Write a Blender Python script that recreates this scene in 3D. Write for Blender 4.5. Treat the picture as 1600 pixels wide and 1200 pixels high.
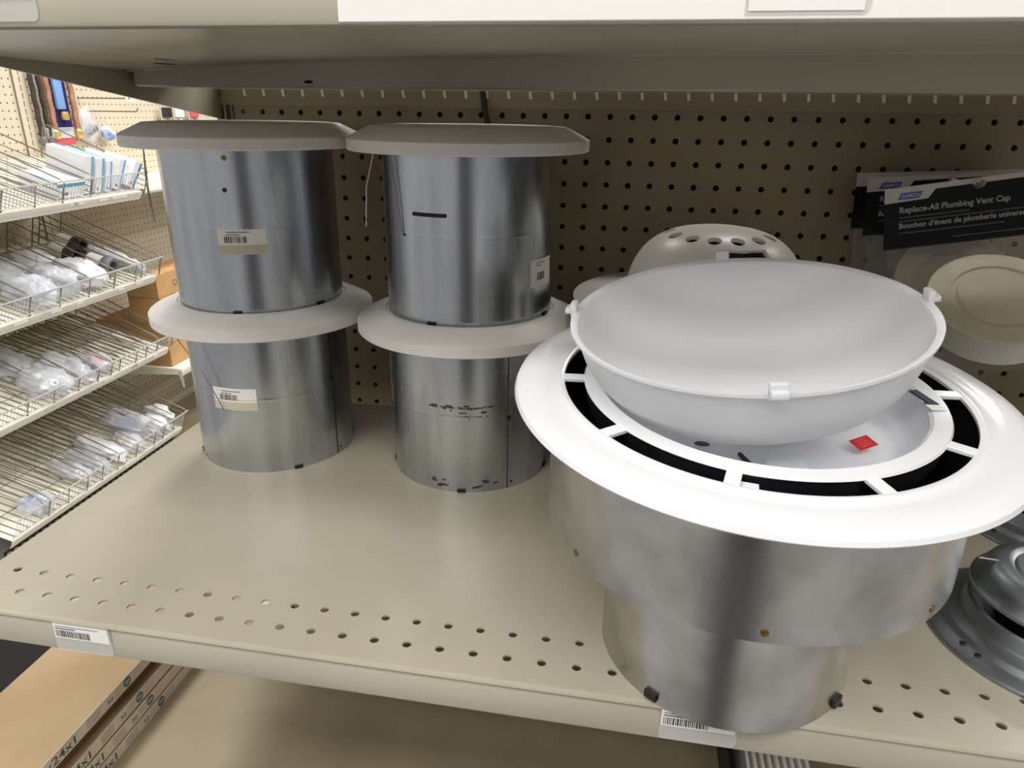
import bpy, bmesh, math, random
from mathutils import Matrix, Vector, noise
R = math.radians
U = 0.0254            # everything below is written in inches
scene = bpy.context.scene
for o in list(bpy.data.objects): bpy.data.objects.remove(o)
col = scene.collection
rnd = random.Random(7)

# ------------------------------------------------------------ camera
cam = bpy.data.cameras.new('camera'); cam.sensor_width = 36; cam.lens = 1106.4 / 1600 * 36
cam.clip_start = 0.02; cam.clip_end = 60
co = bpy.data.objects.new('camera', cam); col.objects.link(co)
co.location = (19.5591 * U, -15.9174 * U, 14.6881 * U)
co.rotation_euler = (1.20203, -0.012434, 0.174057)
scene.camera = co
# ------------------------------------------------------------ world + ceiling lamps + exposure
W = bpy.data.worlds.new('world'); scene.world = W; W.use_nodes = True
W.node_tree.nodes['Background'].inputs[0].default_value = (0.93, 0.96, 1.0, 1)
W.node_tree.nodes['Background'].inputs[1].default_value = 0.035
def lamp(name, x, y, z, sx, sy, power, colr=(1.0, .975, .94)):
    l = bpy.data.lights.new(name, 'AREA'); l.shape = 'RECTANGLE'; l.size = sx * U; l.size_y = sy * U
    l.energy = power; l.color = colr
    o = bpy.data.objects.new(name, l); col.objects.link(o); o.location = (x * U, y * U, z * U); return o
for k_, y_ in enumerate((-36, -62, -88)): lamp('ceiling_lamp_aisle', 22, y_, 88, 150, 14, 46)
for k_, x_ in enumerate((-22, 40, 100, 160)): lamp('ceiling_lamp_beyond', x_, 95, 88, 14, 110, 92)
lamp('ceiling_lamp_cross_aisle', -24, -70, 88, 14, 110, 26)
vs = scene.view_settings
vs.view_transform = 'Standard'; vs.look = 'None'; vs.gamma = 1; vs.use_curve_mapping = False; vs.exposure = -0.17

# ------------------------------------------------------------ materials
def lin(c):
    return tuple((v / 255 / 12.92 if v / 255 <= .04045 else ((v / 255 + .055) / 1.055) ** 2.4) for v in c) + (1,)
M = {}
def mat(name, c, rough=.5, metal=0., vary=0., scale=30., bump=0., bscale=200., alpha=1., spec=.5, trans=0., sub=0., coat=0., c2=None, stretch=(1, 1, 1), rvary=0.):
    m = bpy.data.materials.new(name); m.use_nodes = True; nt = m.node_tree; p = nt.nodes['Principled BSDF']
    p.inputs['Base Color'].default_value = lin(c); p.inputs['Roughness'].default_value = rough
    p.inputs['Metallic'].default_value = metal; p.inputs['Alpha'].default_value = alpha
    p.inputs['Specular IOR Level'].default_value = spec; p.inputs['Transmission Weight'].default_value = trans
    p.inputs['Coat Weight'].default_value = coat
    if sub:
        p.inputs['Subsurface Weight'].default_value = sub; p.inputs['Subsurface Radius'].default_value = (.01, .01, .01)
    tc = nt.nodes.new('ShaderNodeTexCoord'); mp = nt.nodes.new('ShaderNodeMapping'); nt.links.new(tc.outputs['Object'], mp.inputs[0])
    mp.inputs['Scale'].default_value = stretch
    if vary or c2:
        n = nt.nodes.new('ShaderNodeTexNoise'); n.inputs['Scale'].default_value = scale; n.inputs['Detail'].default_value = 5
        nt.links.new(mp.outputs[0], n.inputs['Vector'])
        r = nt.nodes.new('ShaderNodeValToRGB'); a = lin(c)
        if c2: b = lin(c2); r.color_ramp.elements[0].position = .38; r.color_ramp.elements[1].position = .66
        else: r.color_ramp.elements[0].position = .3; r.color_ramp.elements[1].position = .7; b = tuple(v * (1 - vary) for v in a[:3]) + (1,); a = tuple(min(1, v * (1 + vary * .5)) for v in a[:3]) + (1,)
        r.color_ramp.elements[0].color = b; r.color_ramp.elements[1].color = a
        nt.links.new(n.outputs['Fac'], r.inputs[0]); nt.links.new(r.outputs[0], p.inputs['Base Color'])
        if rvary:
            mr = nt.nodes.new('ShaderNodeMapRange'); mr.inputs['To Min'].default_value = rough + rvary; mr.inputs['To Max'].default_value = max(.05, rough - rvary)
            nt.links.new(n.outputs['Fac'], mr.inputs['Value']); nt.links.new(mr.outputs[0], p.inputs['Roughness'])
    if bump:
        n2 = nt.nodes.new('ShaderNodeTexNoise'); n2.inputs['Scale'].default_value = bscale; nt.links.new(mp.outputs[0], n2.inputs['Vector'])
        b2 = nt.nodes.new('ShaderNodeBump'); b2.inputs['Strength'].default_value = bump; b2.inputs['Distance'].default_value = .001
        nt.links.new(n2.outputs['Fac'], b2.inputs['Height']); nt.links.new(b2.outputs[0], p.inputs['Normal'])
    M[name] = m; return m
mat('beige', (171, 164, 147), .25, vary=.06, scale=9, spec=.45, bump=.04, bscale=700)
mat('beige_peg_shaded', (146, 133, 108), .62, vary=.05, scale=12, spec=.3)  # same board as the left rack's, darkened to carry the shelf shade
mat('beige_deck', (150, 139, 113), .5, vary=.10, scale=14)
mat('peg_left', (205, 194, 170), .6, vary=.05, scale=12)
mat('cream_shelf', (232, 226, 208), .4, vary=.05, scale=10)
mat('peg_backing', (70, 60, 44), .9)
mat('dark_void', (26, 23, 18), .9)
mat('black', (14, 14, 15), .45)
mat('galv', (196, 200, 204), .26, metal=1., vary=.16, scale=60, rvary=.07, stretch=(1, 1, .10))
mat('galv_dull', (190, 189, 187), .32, metal=1., vary=.30, scale=22, bump=.05, bscale=200, rvary=.10)
mat('galv_dark', (158, 164, 168), .40, metal=1., vary=.15, scale=60, bump=.03, bscale=400)
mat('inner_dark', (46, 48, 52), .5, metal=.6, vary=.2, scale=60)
mat('ring_white', (222, 220, 214), .45, vary=.03, scale=20)
mat('gloss_white', (226, 227, 229), .18, spec=.55, coat=.25)
mat('duct_white', (226, 229, 235), .35)
mat('dome_white', (226, 224, 214), .35)
mat('wire', (150, 150, 150), .3, metal=1.)
mat('chrome', (214, 214, 212), .3, metal=.5)
mat('wire_dark', (138, 132, 120), .4, metal=.5)
mat('brass', (150, 120, 60), .4, metal=1., vary=.2, scale=300)
mat('paper', (232, 230, 224), .55)
mat('paper_beige', (196, 190, 168), .55)
mat('print_dark', (52, 50, 50), .6)
mat('print_grey', (120, 118, 122), .6)
mat('print_lilac', (222, 206, 200), .6)
mat('smudge', (70, 74, 74), .5, alpha=.75, metal=.4)
mat('red_sticker', (206, 34, 38), .4, vary=.15, scale=300)
mat('red_print', (232, 92, 84), .5)
mat('tape_black', (44, 48, 58), .35, vary=.3, scale=200)
mat('card_black', (11, 11, 12), .6, spec=.25)
mat('card_white', (188, 184, 176), .5)
mat('card_text', (150, 148, 146), .5)
mat('card_dim', (74, 75, 78), .5)
mat('logo_blue', (58, 82, 160), .4)
mat('cap_cream', (214, 204, 176), .5, vary=.06, scale=40)
mat('cap_side', (222, 220, 212), .4)
mat('cardboard', (190, 150, 100), .8, vary=.10, scale=25)
mat('cardboard_pale', (166, 144, 112), .75, vary=.08, scale=9, c2=(158, 134, 100))
mat('cardboard_brown', (142, 106, 66), .8, vary=.15, scale=25)
mat('filter_white', (246, 234, 214), .65, vary=.05, scale=30)
mat('logo_teal', (96, 124, 140), .6)
mat('text_green', (84, 104, 106), .6)
mat('stain', (150, 132, 96), .6, alpha=.55)
mat('box_white', (236, 238, 240), .45)
mat('box_blue', (120, 176, 214), .45)
mat('box_teal', (64, 150, 186), .45)
mat('hose_copper', (208, 152, 122), .4, metal=.5, vary=.3, scale=400)
mat('hose_dark', (70, 62, 58), .5, metal=.3, vary=.25, scale=300)
mat('brass_end', (222, 190, 120), .35, metal=.6)
mat('pack_blue', (120, 160, 214), .4)
mat('pack_navy', (40, 36, 96), .4)
mat('pack_red', (214, 92, 98), .45)
mat('bag', (236, 240, 248), .22, alpha=.38, spec=.6, bump=.5, bscale=60)
mat('bag_milky', (240, 241, 243), .3, alpha=.8, spec=.5, bump=.4, bscale=60)
mat('film', (225, 226, 228), .12, alpha=.06, spec=.6)
mat('film_label', (226, 226, 222), .15, alpha=.35, spec=.6)
mat('fit_grey', (112, 114, 118), .45)
mat('fit_white', (232, 232, 230), .4)
mat('fit_black', (52, 48, 46), .5)
mat('fit_blue', (110, 140, 200), .4)
mat('fit_red', (196, 70, 66), .4)
mat('floor', (168, 167, 164), .25, vary=.15, scale=6)
mat('rack_front', (120, 112, 100), .6, vary=.6, scale=5)
mat('blocker', (16, 16, 19), .8)  # for the added dark post behind the camera
mat('wall_far', (168, 168, 171), .7)
# frosted bowl: diffuse + translucent + a little gloss
fm = bpy.data.materials.new('frosted'); fm.use_nodes = True; nt = fm.node_tree; p = nt.nodes['Principled BSDF']
p.inputs['Base Color'].default_value = lin((240, 241, 244)); p.inputs['Roughness'].default_value = .38
tr = nt.nodes.new('ShaderNodeBsdfTranslucent'); tr.inputs[0].default_value = lin((240, 240, 240))
mx = nt.nodes.new('ShaderNodeMixShader'); mx.inputs[0].default_value = .42
nt.links.new(p.outputs[0], mx.inputs[1]); nt.links.new(tr.outputs[0], mx.inputs[2])
nt.links.new(mx.outputs[0], nt.nodes['Material Output'].inputs[0]); M['frosted'] = fm

# ------------------------------------------------------------ mesh helpers (inches)
class MB:
    def __init__(s): s.v = []; s.f = []
    def add(s, v, f):
        k = len(s.v); s.v += [tuple(p) for p in v]; s.f += [tuple(i + k for i in q) for q in f]; return s
    def box(s, x0, x1, y0, y1, z0, z1):
        return s.add([(x, y, z) for z in (z0, z1) for y in (y0, y1) for x in (x0, x1)],
                     [(0, 2, 3, 1), (4, 5, 7, 6), (0, 1, 5, 4), (2, 6, 7, 3), (0, 4, 6, 2), (1, 3, 7, 5)])
    def bbox(s, x0, x1, y0, y1, z0, z1, b):      # bevelled box
        bm = bmesh.new(); bmesh.ops.create_cube(bm, size=1)
        for v in bm.verts: v.co = Vector(((x0 + x1) / 2 + v.co.x * (x1 - x0), (y0 + y1) / 2 + v.co.y * (y1 - y0), (z0 + z1) / 2 + v.co.z * (z1 - z0)))
        bmesh.ops.bevel(bm, geom=bm.edges[:], offset=b, segments=2, affect='EDGES', profile=.5)
        bm.verts.index_update(); s.add([v.co[:] for v in bm.verts], [[v.index for v in f.verts] for f in bm.faces]); bm.free(); return s
    def lathe(s, prof, n=64, a0=0, a1=360, cx=0, cy=0):
        full = abs(a1 - a0) >= 360; m = n if full else n + 1; v = []; f = []
        for i in range(m):
            a = R(a0 + (a1 - a0) * i / n)
            for r, z in prof: v.append((cx + r * math.cos(a), cy + r * math.sin(a), z))
        k = len(prof)
        for i in range(n):
            j = (i + 1) % m
            for q in range(k - 1): f.append((i * k + q, j * k + q, j * k + q + 1, i * k + q + 1))
        return s.add(v, f)
    def tube(s, pts, r, n=6, closed=False):
        pts = [Vector(p) for p in pts]; rings = []; v = []; f = []
        L = len(pts)
        for i, p in enumerate(pts):
            t = (pts[(i + 1) % L] - pts[i - 1]) if closed else (pts[min(i + 1, L - 1)] - pts[max(i - 1, 0)])
            t.normalize(); u = t.cross(Vector((0, 0, 1)) if abs(t.z) < .9 else Vector((1, 0, 0))); u.normalize(); w = t.cross(u)
            rr = r[i] if isinstance(r, (list, tuple)) else r
            for k in range(n):
                a = 2 * math.pi * k / n; v.append(p + (u * math.cos(a) + w * math.sin(a)) * rr)
        for i in range(L if closed else L - 1):
            j = (i + 1) % L
            for k in range(n): f.append((i * n + k, i * n + (k + 1) % n, j * n + (k + 1) % n, j * n + k))
        if not closed: f.append(tuple(range(n))[::-1]); f.append(tuple((L - 1) * n + k for k in range(n)))
        return s.add(v, f)
    def prism(s, poly, y0, y1, axis='y'):     # poly (a,b) extruded along an axis
        n = len(poly)
        def P(a, b, t): return {'y': (a, t, b), 'x': (t, a, b), 'z': (a, b, t)}[axis]
        v = [P(a, b, y0) for a, b in poly] + [P(a, b, y1) for a, b in poly]
        return s.add(v, [tuple(range(n))[::-1], tuple(range(n, 2 * n))] + [(i, (i + 1) % n, n + (i + 1) % n, n + i) for i in range(n)])
    def build(s, name, m, parent=None, loc=(0, 0, 0), rot=None, smooth=None):
        me = bpy.data.meshes.new(name); me.from_pydata([(x * U, y * U, z * U) for x, y, z in s.v], [], s.f); me.update()
        bm = bmesh.new(); bm.from_mesh(me); bmesh.ops.recalc_face_normals(bm, faces=bm.faces); bm.to_mesh(me); bm.free()
        me.materials.append(M[m])
        if smooth:
            me.polygons.foreach_set('use_smooth', [True] * len(me.polygons)); me.set_sharp_from_angle(angle=R(smooth))
        o = bpy.data.objects.new(name, me); col.objects.link(o); o.parent = parent
        o.location = [c * U for c in loc]
        if rot is not None: o.rotation_euler = rot
        return o
def empty(name, loc=(0, 0, 0), rot=None):
    o = bpy.data.objects.new(name, None); col.objects.link(o); o.location = [c * U for c in loc]; o.empty_display_size = .02
    if rot is not None: o.rotation_euler = rot
    return o
def tag(o, label, cat, group=None):
    o['label'] = label; o['category'] = cat
    if group: o['group'] = group
    return o
def struct(o, label=None):
    o['kind'] = 'structure'
    if label: o['label'] = label
    return o
def dup(o, parent=None, loc=None, rot=None):
    c = o.copy(); col.objects.link(c); c.parent = parent
    if loc is not None: c.location = [v * U for v in loc]
    if rot is not None: c.rotation_euler = rot
    for ch in list(o.children): dup(ch, c)
    return c
def grid(mb, xs, ys, pt, holes, thick, nrm, npoly=10, r=.12, shape=None):
    """plate of cells xs x ys; cells listed in holes get a real hole with walls. pt(u,v,w)->xyz"""
    for i in range(len(xs) - 1):
        for j in range(len(ys) - 1):
            a0, a1 = sorted((xs[i], xs[i + 1])); b0, b1 = sorted((ys[j], ys[j + 1]))
            if (i, j) not in holes:
                mb.add([pt(a0, b0, 0), pt(a1, b0, 0), pt(a1, b1, 0), pt(a0, b1, 0)], [(0, 1, 2, 3)]); continue
            cx, cy = (a0 + a1) / 2, (b0 + b1) / 2
            if shape: hp = [(cx + u, cy + v) for u, v in shape]
            else: hp = [(cx + r * math.cos(2 * math.pi * (k + .5) / npoly), cy + r * math.sin(2 * math.pi * (k + .5) / npoly)) for k in range(npoly)]
            n = len(hp); sq = [(a1, b1), (a0, b1), (a0, b0), (a1, b0)]
            v = [pt(x, y, 0) for x, y in hp] + [pt(x, y, 0) for x, y in sq] + [pt(x, y, thick) for x, y in hp]; f = []
            def cor(x, y):
                dx, dy = x - cx, y - cy
                return 0 if dx >= 0 and dy >= 0 else 1 if dx < 0 and dy >= 0 else 2 if dx < 0 else 3
            for k in range(n):
                k2 = (k + 1) % n; c1 = cor(*hp[k]); c2 = cor(*hp[k2])
                f.append((k, n + c1, k2)) if c1 == c2 else f.append((k, n + c1, n + c2, k2))
                f.append((k, k2, n + 4 + k2, n + 4 + k))
            mb.add(v, f)
    return mb
def text(name, s, h, m, parent, mw, align='LEFT', bold=0, sx=1.0, width=None):
    """flat lettering, mw: 4x4 in inches local to the parent (x right, y up, z out)"""
    cu = bpy.data.curves.new(name, 'FONT'); cu.body = s; cu.size = h * U; cu.align_x = align; cu.resolution_u = 2; cu.offset = bold * U
    t = bpy.data.objects.new(name, cu); col.objects.link(t); dg = bpy.context.evaluated_depsgraph_get()
    me = bpy.data.meshes.new_from_object(t.evaluated_get(dg)); bpy.data.objects.remove(t); bpy.data.curves.remove(cu)
    me.materials.clear(); me.materials.append(M[m]); me.name = name
    if width: sx = width * U / max(v.co.x for v in me.vertices)
    mm = mw.copy(); mm.translation = mm.translation * U
    o = bpy.data.objects.new(name, me); col.objects.link(o); o.parent = parent; o.matrix_local = mm @ Matrix.Diagonal((sx, 1, 1, 1)); return o
def frame(origin, xdir, zdir):
    x = Vector(xdir).normalized(); z = Vector(zdir).normalized(); y = z.cross(x)
    m = Matrix((x, y, z)).transposed().to_4x4(); m.translation = Vector(origin); return m
def curved(r, a0, a1, z0, z1, t=.012, n=8, cx=0, cy=0):
    return MB().lathe([(r, z0), (r + t, z0), (r + t, z1), (r, z1), (r, z0)], n, a0, a1, cx, cy)

# ============================================================ SETTING
struct(MB().box(-120, 160, -180, 180, -40, -39).build('floor', 'floor'), 'store floor')
mb = MB().box(-90, 160, -98, -96, -39, 70)
struct(mb.build('wall_front', 'wall_far'), 'opposite aisle side')
struct(MB().box(-65.2, -64.9, -96, 39, -39, 60).build('wall_left', 'wall_far'), 'left side of the store beyond the wire trays')
struct(MB().bbox(12.5, 27.5, -38, -30, -39, 26, 2.5).build('reflection_blocker', 'blocker'), 'dark pillar added unseen behind the camera')  # added stand-in for the photographer, puts dark stripes in the metal reflections

# ---------------- pegboard behind the shelf
PX0, PZ1, PY = 0.0, 14.464, 18.72
xs = [PX0 - .5 + i for i in range(0, 46)]; zs = [PZ1 + .5 - j for j in range(0, 19)]
mb = grid(MB(), xs, zs, lambda u, v, w: (u, PY + w, v), {(i, j) for i in range(45) for j in range(18)}, .22, 1, 12, .132)
pb = empty('pegboard_panel', (0, 0, 0)); tag(pb, 'beige pegboard back panel behind the metal vents, round black holes', 'pegboard')
mb.box(xs[0], xs[-1], PY, PY + .22, PZ1 + .5, 17.2)
mb.build('board', 'beige_peg_shaded', pb)
MB().box(-.5, 46.5, PY, PY + .22, -39, zs[-1]).build('lower_panel', 'beige_peg_shaded', pb)
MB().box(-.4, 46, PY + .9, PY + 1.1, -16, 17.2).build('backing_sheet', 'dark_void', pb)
up = empty('upright_post', (-1.0, PY, 0)); tag(up, 'slotted beige upright post at the left end of the pegboard', 'upright')
sl = [(.085, .36), (-.085, .36), (-.085, -.36), (.085, -.36)]
mb = grid(MB(), [-.30, -.12, .12, .30], [-39 + k for k in range(0, 58)], lambda u, v, w: (u, -.25 + w, v), {(1, j) for j in range(57)}, .15, 1, shape=sl)
mb.box(-.30, -.24, -.25, 1.0, -39, 18); mb.box(.24, .30, -.25, 1.0, -39, 18)
mb.build('slotted_face', 'beige_peg_shaded', up); MB().box(-.2, .2, .3, .4, -39, 18).build('inner_web', 'dark_void', up)
MB().box(.36, .46, -.12, .2, -16, 17).build('edge_strip', 'beige_peg_shaded', up)

# ---------------- the shelf that carries the vents
XL, XR, YF, YB = -1.2, 46.5, -.84, 17.05
def lip_profile(z0):   # (y,z) closed section of the front lip
    return [(YF, z0), (YF - .10, z0 - .03), (YF - .13, z0 - .10), (YF - .05, z0 - .17), (YF - .05, z0 - .24), (YF - .10, z0 - .34), (YF - .13, z0 - 1.06),
            (YF - .10, z0 - 1.15), (YF + .05, z0 - 1.17), (YF + .05, z0 - 1.1), (YF + .0, z0 - 1.0), (YF + .02, z0 - .1), (YF + .06, z0 - .07)]
sh = empty('metal_shelf', (0, 0, 0)); tag(sh, 'glossy beige metal shelf carrying the vents, two rows of holes along its front', 'shelf')
hx0 = -.1973
cells = [XL] + [hx0 - .5 + k for k in range(0, 48)]
mb = grid(MB(), cells, [YF, -.5, .5, 1.5, 3.5, YB], lambda u, v, w: (u, v, -w), {(i, j) for i in range(1, 47) for j in (1, 2)}, .07, 1, 12, .138)
mb.add([(XL, YF, -.07), (46.3, YF, -.07), (46.3, YB, -.07), (XL, YB, -.07)], [])
mb.box(XL, XL + .06, YF, YB, -1.1, -.005); mb.box(XL, 46.3, YB - .06, YB, -.9, -.005)
mb.build('deck', 'beige', sh)
MB().prism([(y, z) for y, z in lip_profile(0)], XL, XR, 'x').build('front_lip', 'beige', sh, smooth=25)
MB().box(XL + .5, XR, 6, 6.8, -1.0, -.1).build('stiffener', 'beige', sh)

# ---------------- the shelf above
ZU = 17.4
su = empty('metal_shelf', (0, 0, ZU)); tag(su, 'beige metal shelf overhead, seen from below with its brackets', 'shelf')
MB().box(XL, XR, YF, YB, -.07, 0).build('deck', 'beige', su)
MB().prism([(y, z) for y, z in lip_profile(0)], XL, XR, 'x').build('front_lip', 'beige', su, smooth=25)
def pz(x): return -1.40 + .68 * (1 - math.exp(-(x + 1) / 11))
v, f = [], []; NX = 24
for i in range(NX + 1):
    x = XL + .15 + (XR - XL) * i / NX; v += [(x, YF + .05, -1.20), (x, 12.0, pz(x)), (x, 12.0, pz(x) + .06), (x, YF + .05, -1.14)]
for i in range(NX):
    for k in range(4): f.append((4 * i + k, 4 * i + 4 + k, 4 * i + 4 + (k + 1) % 4, 4 * i + (k + 1) % 4))
MB().add(v, f).build('under_pan', 'beige', su)
MB().tube([(XL + .2 + (XR - XL) * i / NX, 11.95, pz(XL + (XR - XL) * i / NX)) for i in range(NX + 1)], .05, 6).build('pan_edge', 'beige', su, smooth=60)
MB().prism([(12.0, -.1), (12.0, -1.94), (12.1, -2.0), (14.6, -2.0), (14.6, -.1)], -.8, XR, 'x').build('stiffener', 'beige', su, smooth=25)
def slot(x, y, z, rot, rx, ry): MB().lathe([(0, -.004), (rx, -.003), (rx, .004), (0, .004)], 18).build('slot_hole', 'dark_void', su, (x, y, z), rot).scale = (1, ry / rx, 1)
slot(6.65, 11.99, -1.78, (R(90), 0, 0), .19, .06); slot(2.55, 9.2, -1.32, (R(-.8), 0, 0), .30, .5)
MB().prism([(YF + .2, -.1), (18.6, -.1), (18.6, -3.30), (17.9, -3.20), (6, -1.60), (YF + .2, -.75)], XL, XL + .12, 'x').build('side_bracket', 'beige', su)
MB().prism([(YF - .065, -.17), (YF - .085, -.18), (YF - .085, -.45), (YF - .13, -.49), (YF - .135, -1.10), (YF - .12, -1.12), (YF - .10, -.48)], 13.4, XR, 'x').build('price_or_glare_strip', 'paper', su)  # white strip carries the glare on this stretch of lip in its colour
MB().box(-.9, XR, 18.35, 18.6, -2.63, -1.78).build('rear_rail', 'beige_peg_shaded', su)
tb = MB().prism([(-.06, 0), (.06, 0), (.11, -.34), (-.02, -.34)], -.03, .0, 'y')
t0 = tb.build('notch_light_tab', 'cream_shelf', su, (0.35, 18.35, -1.88))  # pale tabs paint the light shining through the rear notches
for k in range(1, 36): dup(t0, su, (.35 + k, 18.35, -1.88))

# ---------------- bottom deck below
sd = empty('bottom_shelf', (0, 0, -15.85)); tag(sd, 'tan lower shelf under the vents, scuffed, with a small dark stain', 'shelf')
MB().box(-9.2, XR, -2.2, 18.6, -.1, 0).build('deck', 'beige_deck', sd)
MB().prism(lip_profile(0), -9.2, XR, 'x').build('front_lip', 'beige', sd, (0, -1.4, 0), smooth=25)
def blob(w, h, seed, n=18):
    r_ = random.Random(seed); return [(w * math.cos(2 * math.pi * k / n) * r_.uniform(.75, 1.1), h * math.sin(2 * math.pi * k / n) * r_.uniform(.7, 1.15)) for k in range(n)]
MB().prism(blob(.75, .22, 3), .004, .012, 'z').build('stain', 'stain', sd, (1.2, 6.2, 0), (0, 0, R(60)))

# ============================================================ SMALL DUCT VENTS (galvanised sleeve + white ring)
def barcode(parent, r, a_c, z_c, w, h, n=26, seed=1, m='print_dark'):
    rr = random.Random(seed); mb = MB(); x = -w / 2
    while x < w / 2:
        b = rr.choice((.018, .03, .045)); a = a_c + math.degrees(x / r); a2 = a_c + math.degrees((x + b) / r)
        mb.lathe([(r, z_c - h / 2), (r + .004, z_c - h / 2), (r + .004, z_c + h / 2), (r, z_c + h / 2)], 1, a, a2); x += b + rr.choice((.02, .03, .04))
    return mb.build('barcode', m, parent)
def lines(parent, r, a_c, z_c, w, n, dz, m='print_grey', h=.035):
    mb = MB()
    for k in range(n):
        ww = w * (1 if k % 2 == 0 else .55); mb.lathe([(r, z_c - k * dz), (r + .004, z_c - k * dz), (r + .004, z_c - k * dz + h), (r, z_c - k * dz + h)], 4, a_c - math.degrees(w / 2 / r), a_c - math.degrees(w / 2 / r) + math.degrees(ww / r))
    return mb.build('small_print', m, parent)
RB = 3.375
def vent(loc, label, name='duct_vent'):
    t = empty(name, loc); tag(t, label, 'vent', 'galvanised duct vents stacked in pairs')
    MB().lathe([(RB - .05, 0), (RB, 0), (RB, 3.24), (RB, 3.28), (RB + .012, 3.34), (RB, 3.40), (RB, 3.44), (RB, 6.4), (RB - .05, 6.4), (RB - .05, 0)], 96).build('sleeve', 'galv', t, smooth=30)
    MB().lathe([(3.2, 6.22), (4.62, 6.22), (4.66, 6.26), (4.66, 6.63), (4.63, 6.67), (3.82, 7.06), (3.74, 7.09), (3.50, 7.09), (3.47, 7.02), (3.0, 7.02), (3.0, 6.3), (3.2, 6.22)], 96).build('ring_flange', 'ring_white', t, smooth=28)
    return t
def clip(t, a, z=.02, w=.34, h=.14, out=.05, r=RB):
    d = w / r / 2
    MB().lathe([(r - .02, z), (r + out, z), (r + out, z + h), (r - .02, z + h), (r - .02, z)], 3, a - math.degrees(d), a + math.degrees(d)).build('clip', 'black', t)
def dothole(t, a, z, rr=.09, r=RB, m='black', flat=1.0):
    MB().lathe([(0, 0), (rr, 0), (rr, .02), (0, .025)], 12).build('rivet' if m == 'brass' else 'punched_hole', m, t, (r * math.cos(R(a)), r * math.sin(R(a)), z), (R(90), 0, R(a + 90)))
def wirep(t, pts, m='wire', r=.022): MB().tube(pts, r, 5).build('hang_wire', m, t)
def seam(t, a, z0, z1, r=RB):
    curved(r, a, a + 36, z0, z1, .018, 10).build('seam_strip', 'galv', t, smooth=30)
    curved(r, a - .35, a + .1, z0, z1, .021, 1).build('seam_gap', 'print_dark', t)
    for z in (z0 + .25,): dothole(t, a + 3, z, .05, r + .018)
def label_patch(t, a0, a1, z0, z1, two=True, seed=1, bc=(-.25, .2, .8, .24)):
    lb = curved(RB, a0, a1, z0, z1, .01).build('price_sticker', 'paper', t, smooth=30)
    am = (a0 + a1) / 2; zm = (z0 + z1) / 2; r = RB + .0105
    if two: curved(RB + .0102, a0, a1, z0 + .01, zm - .12, .002).build('lower_half', 'paper_beige', lb)
    barcode(lb, r + .002, am + math.degrees(bc[0] / r), zm + bc[1] - .12, bc[2], bc[3], seed=seed)
    lines(lb, r + .002, am - math.degrees(.12 / r), z1 - .14, bc[2] * 1.1, 2, .1)
    return lb
LA, LB = (3.65, 12.2), (12.9, 12.3)
va = vent((LA[0], LA[1], 0), 'left lower galvanised duct vent standing on the shelf, small white sticker, under a matching vent')
label_patch(va, -106.3, -73.5, 2.9, 3.85, True, 3)
clip(va, -50); clip(va, -143, .15, .2); seam(va, -15, .02, 6.2); dothole(va, -16, 3.7, .1)
clip(va, 30)
wirep(va, [(-2.6, -3.15, 6.2), (-1.2, -3.5, 4.6), (-.7, -3.52, 3.6), (-.45, -3.48, 2.9)], 'wire_dark'); wirep(va, [(-1.6, -3.3, 6.2), (-1.5, -3.38, 5.9)], 'wire_dark')
va2 = vent((LA[0], LA[1], 7.02), 'left upper galvanised duct vent with barcode sticker, stacked on the left lower one')
MB().lathe([(0, 7.0), (3.46, 7.0), (3.5, 7.10), (3.3, 7.12), (0, 7.14)], 96).build('cover_plate', 'ring_white', va2, smooth=30)
label_patch(va2, -85.5, -55, 2.38, 3.35, True, 5)
clip(va2, -78.7); clip(va2, -20); dothole(va2, -77, 4.78, .085); dothole(va2, -75, 5.92, .10, m='brass')
wirep(va2, [(-3.1, -2.2, 6.2), (-2.95, -2.5, 4.6), (-2.85, -2.6, 3.4)], 'wire_dark'); wirep(va2, [(-3.25, -2.0, 6.2), (-3.15, -2.3, 4.9), (-3.05, -2.4, 3.9)], 'wire_dark')
vb = vent((LB[0], LB[1], 0), 'right lower galvanised duct vent on the shelf with faint smudged black print and side seam')
clip(vb, -83.8); clip(vb, -5); clip(vb, -160, .1, .2); seam(vb, -50.6, .02, 6.2); dothole(vb, -50, 3.2, .1)
rr = random.Random(11); mb = MB()
for k in range(46):
    a = rr.uniform(-108, -60); z = rr.choice((3.75, 3.72, 3.55, 3.3)) + rr.uniform(-.08, .06); w = rr.uniform(1.2, 5)
    if z < 3.6 and a < -86: continue
    mb.lathe([(RB, z), (RB + .006, z), (RB + .006, z + rr.uniform(.03, .09)), (RB, z + .06)], 2, a, a + w)
for k in range(16):
    a = rr.choice((rr.uniform(-108, -96), rr.uniform(-78, -60))); z = rr.uniform(.12, .5)
    mb.lathe([(RB, z), (RB + .006, z), (RB + .006, z + .07), (RB, z + .07)], 2, a, a + rr.uniform(1.5, 5))
mb.build('smudged_print', 'smudge', vb)
wirep(vb, [(-2.75, -2.3, 6.2), (-2.72, -2.5, 4.6), (-2.66, -2.52, 3.3)]); wirep(vb, [(-3.2, -.9, 6.2), (-3.5, -.7, 5.2), (-3.42, -.85, 5.0)], 'wire_dark'); wirep(vb, [(-3.3, -1.0, 5.0), (-3.05, -1.5, 4.8)])
vb2 = vent((LB[0], LB[1] + .05, 7.02), 'right upper galvanised duct vent with a cut slot, stacked on the right lower one')
MB().lathe([(0, 7.0), (3.46, 7.0), (3.5, 7.10), (3.3, 7.12), (0, 7.14)], 96).build('cover_plate', 'ring_white', vb2, smooth=30)
label_patch(vb2, -34, -8, 1.3, 2.35, False, 8, (-.1, -.0, .5, .3))
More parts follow.
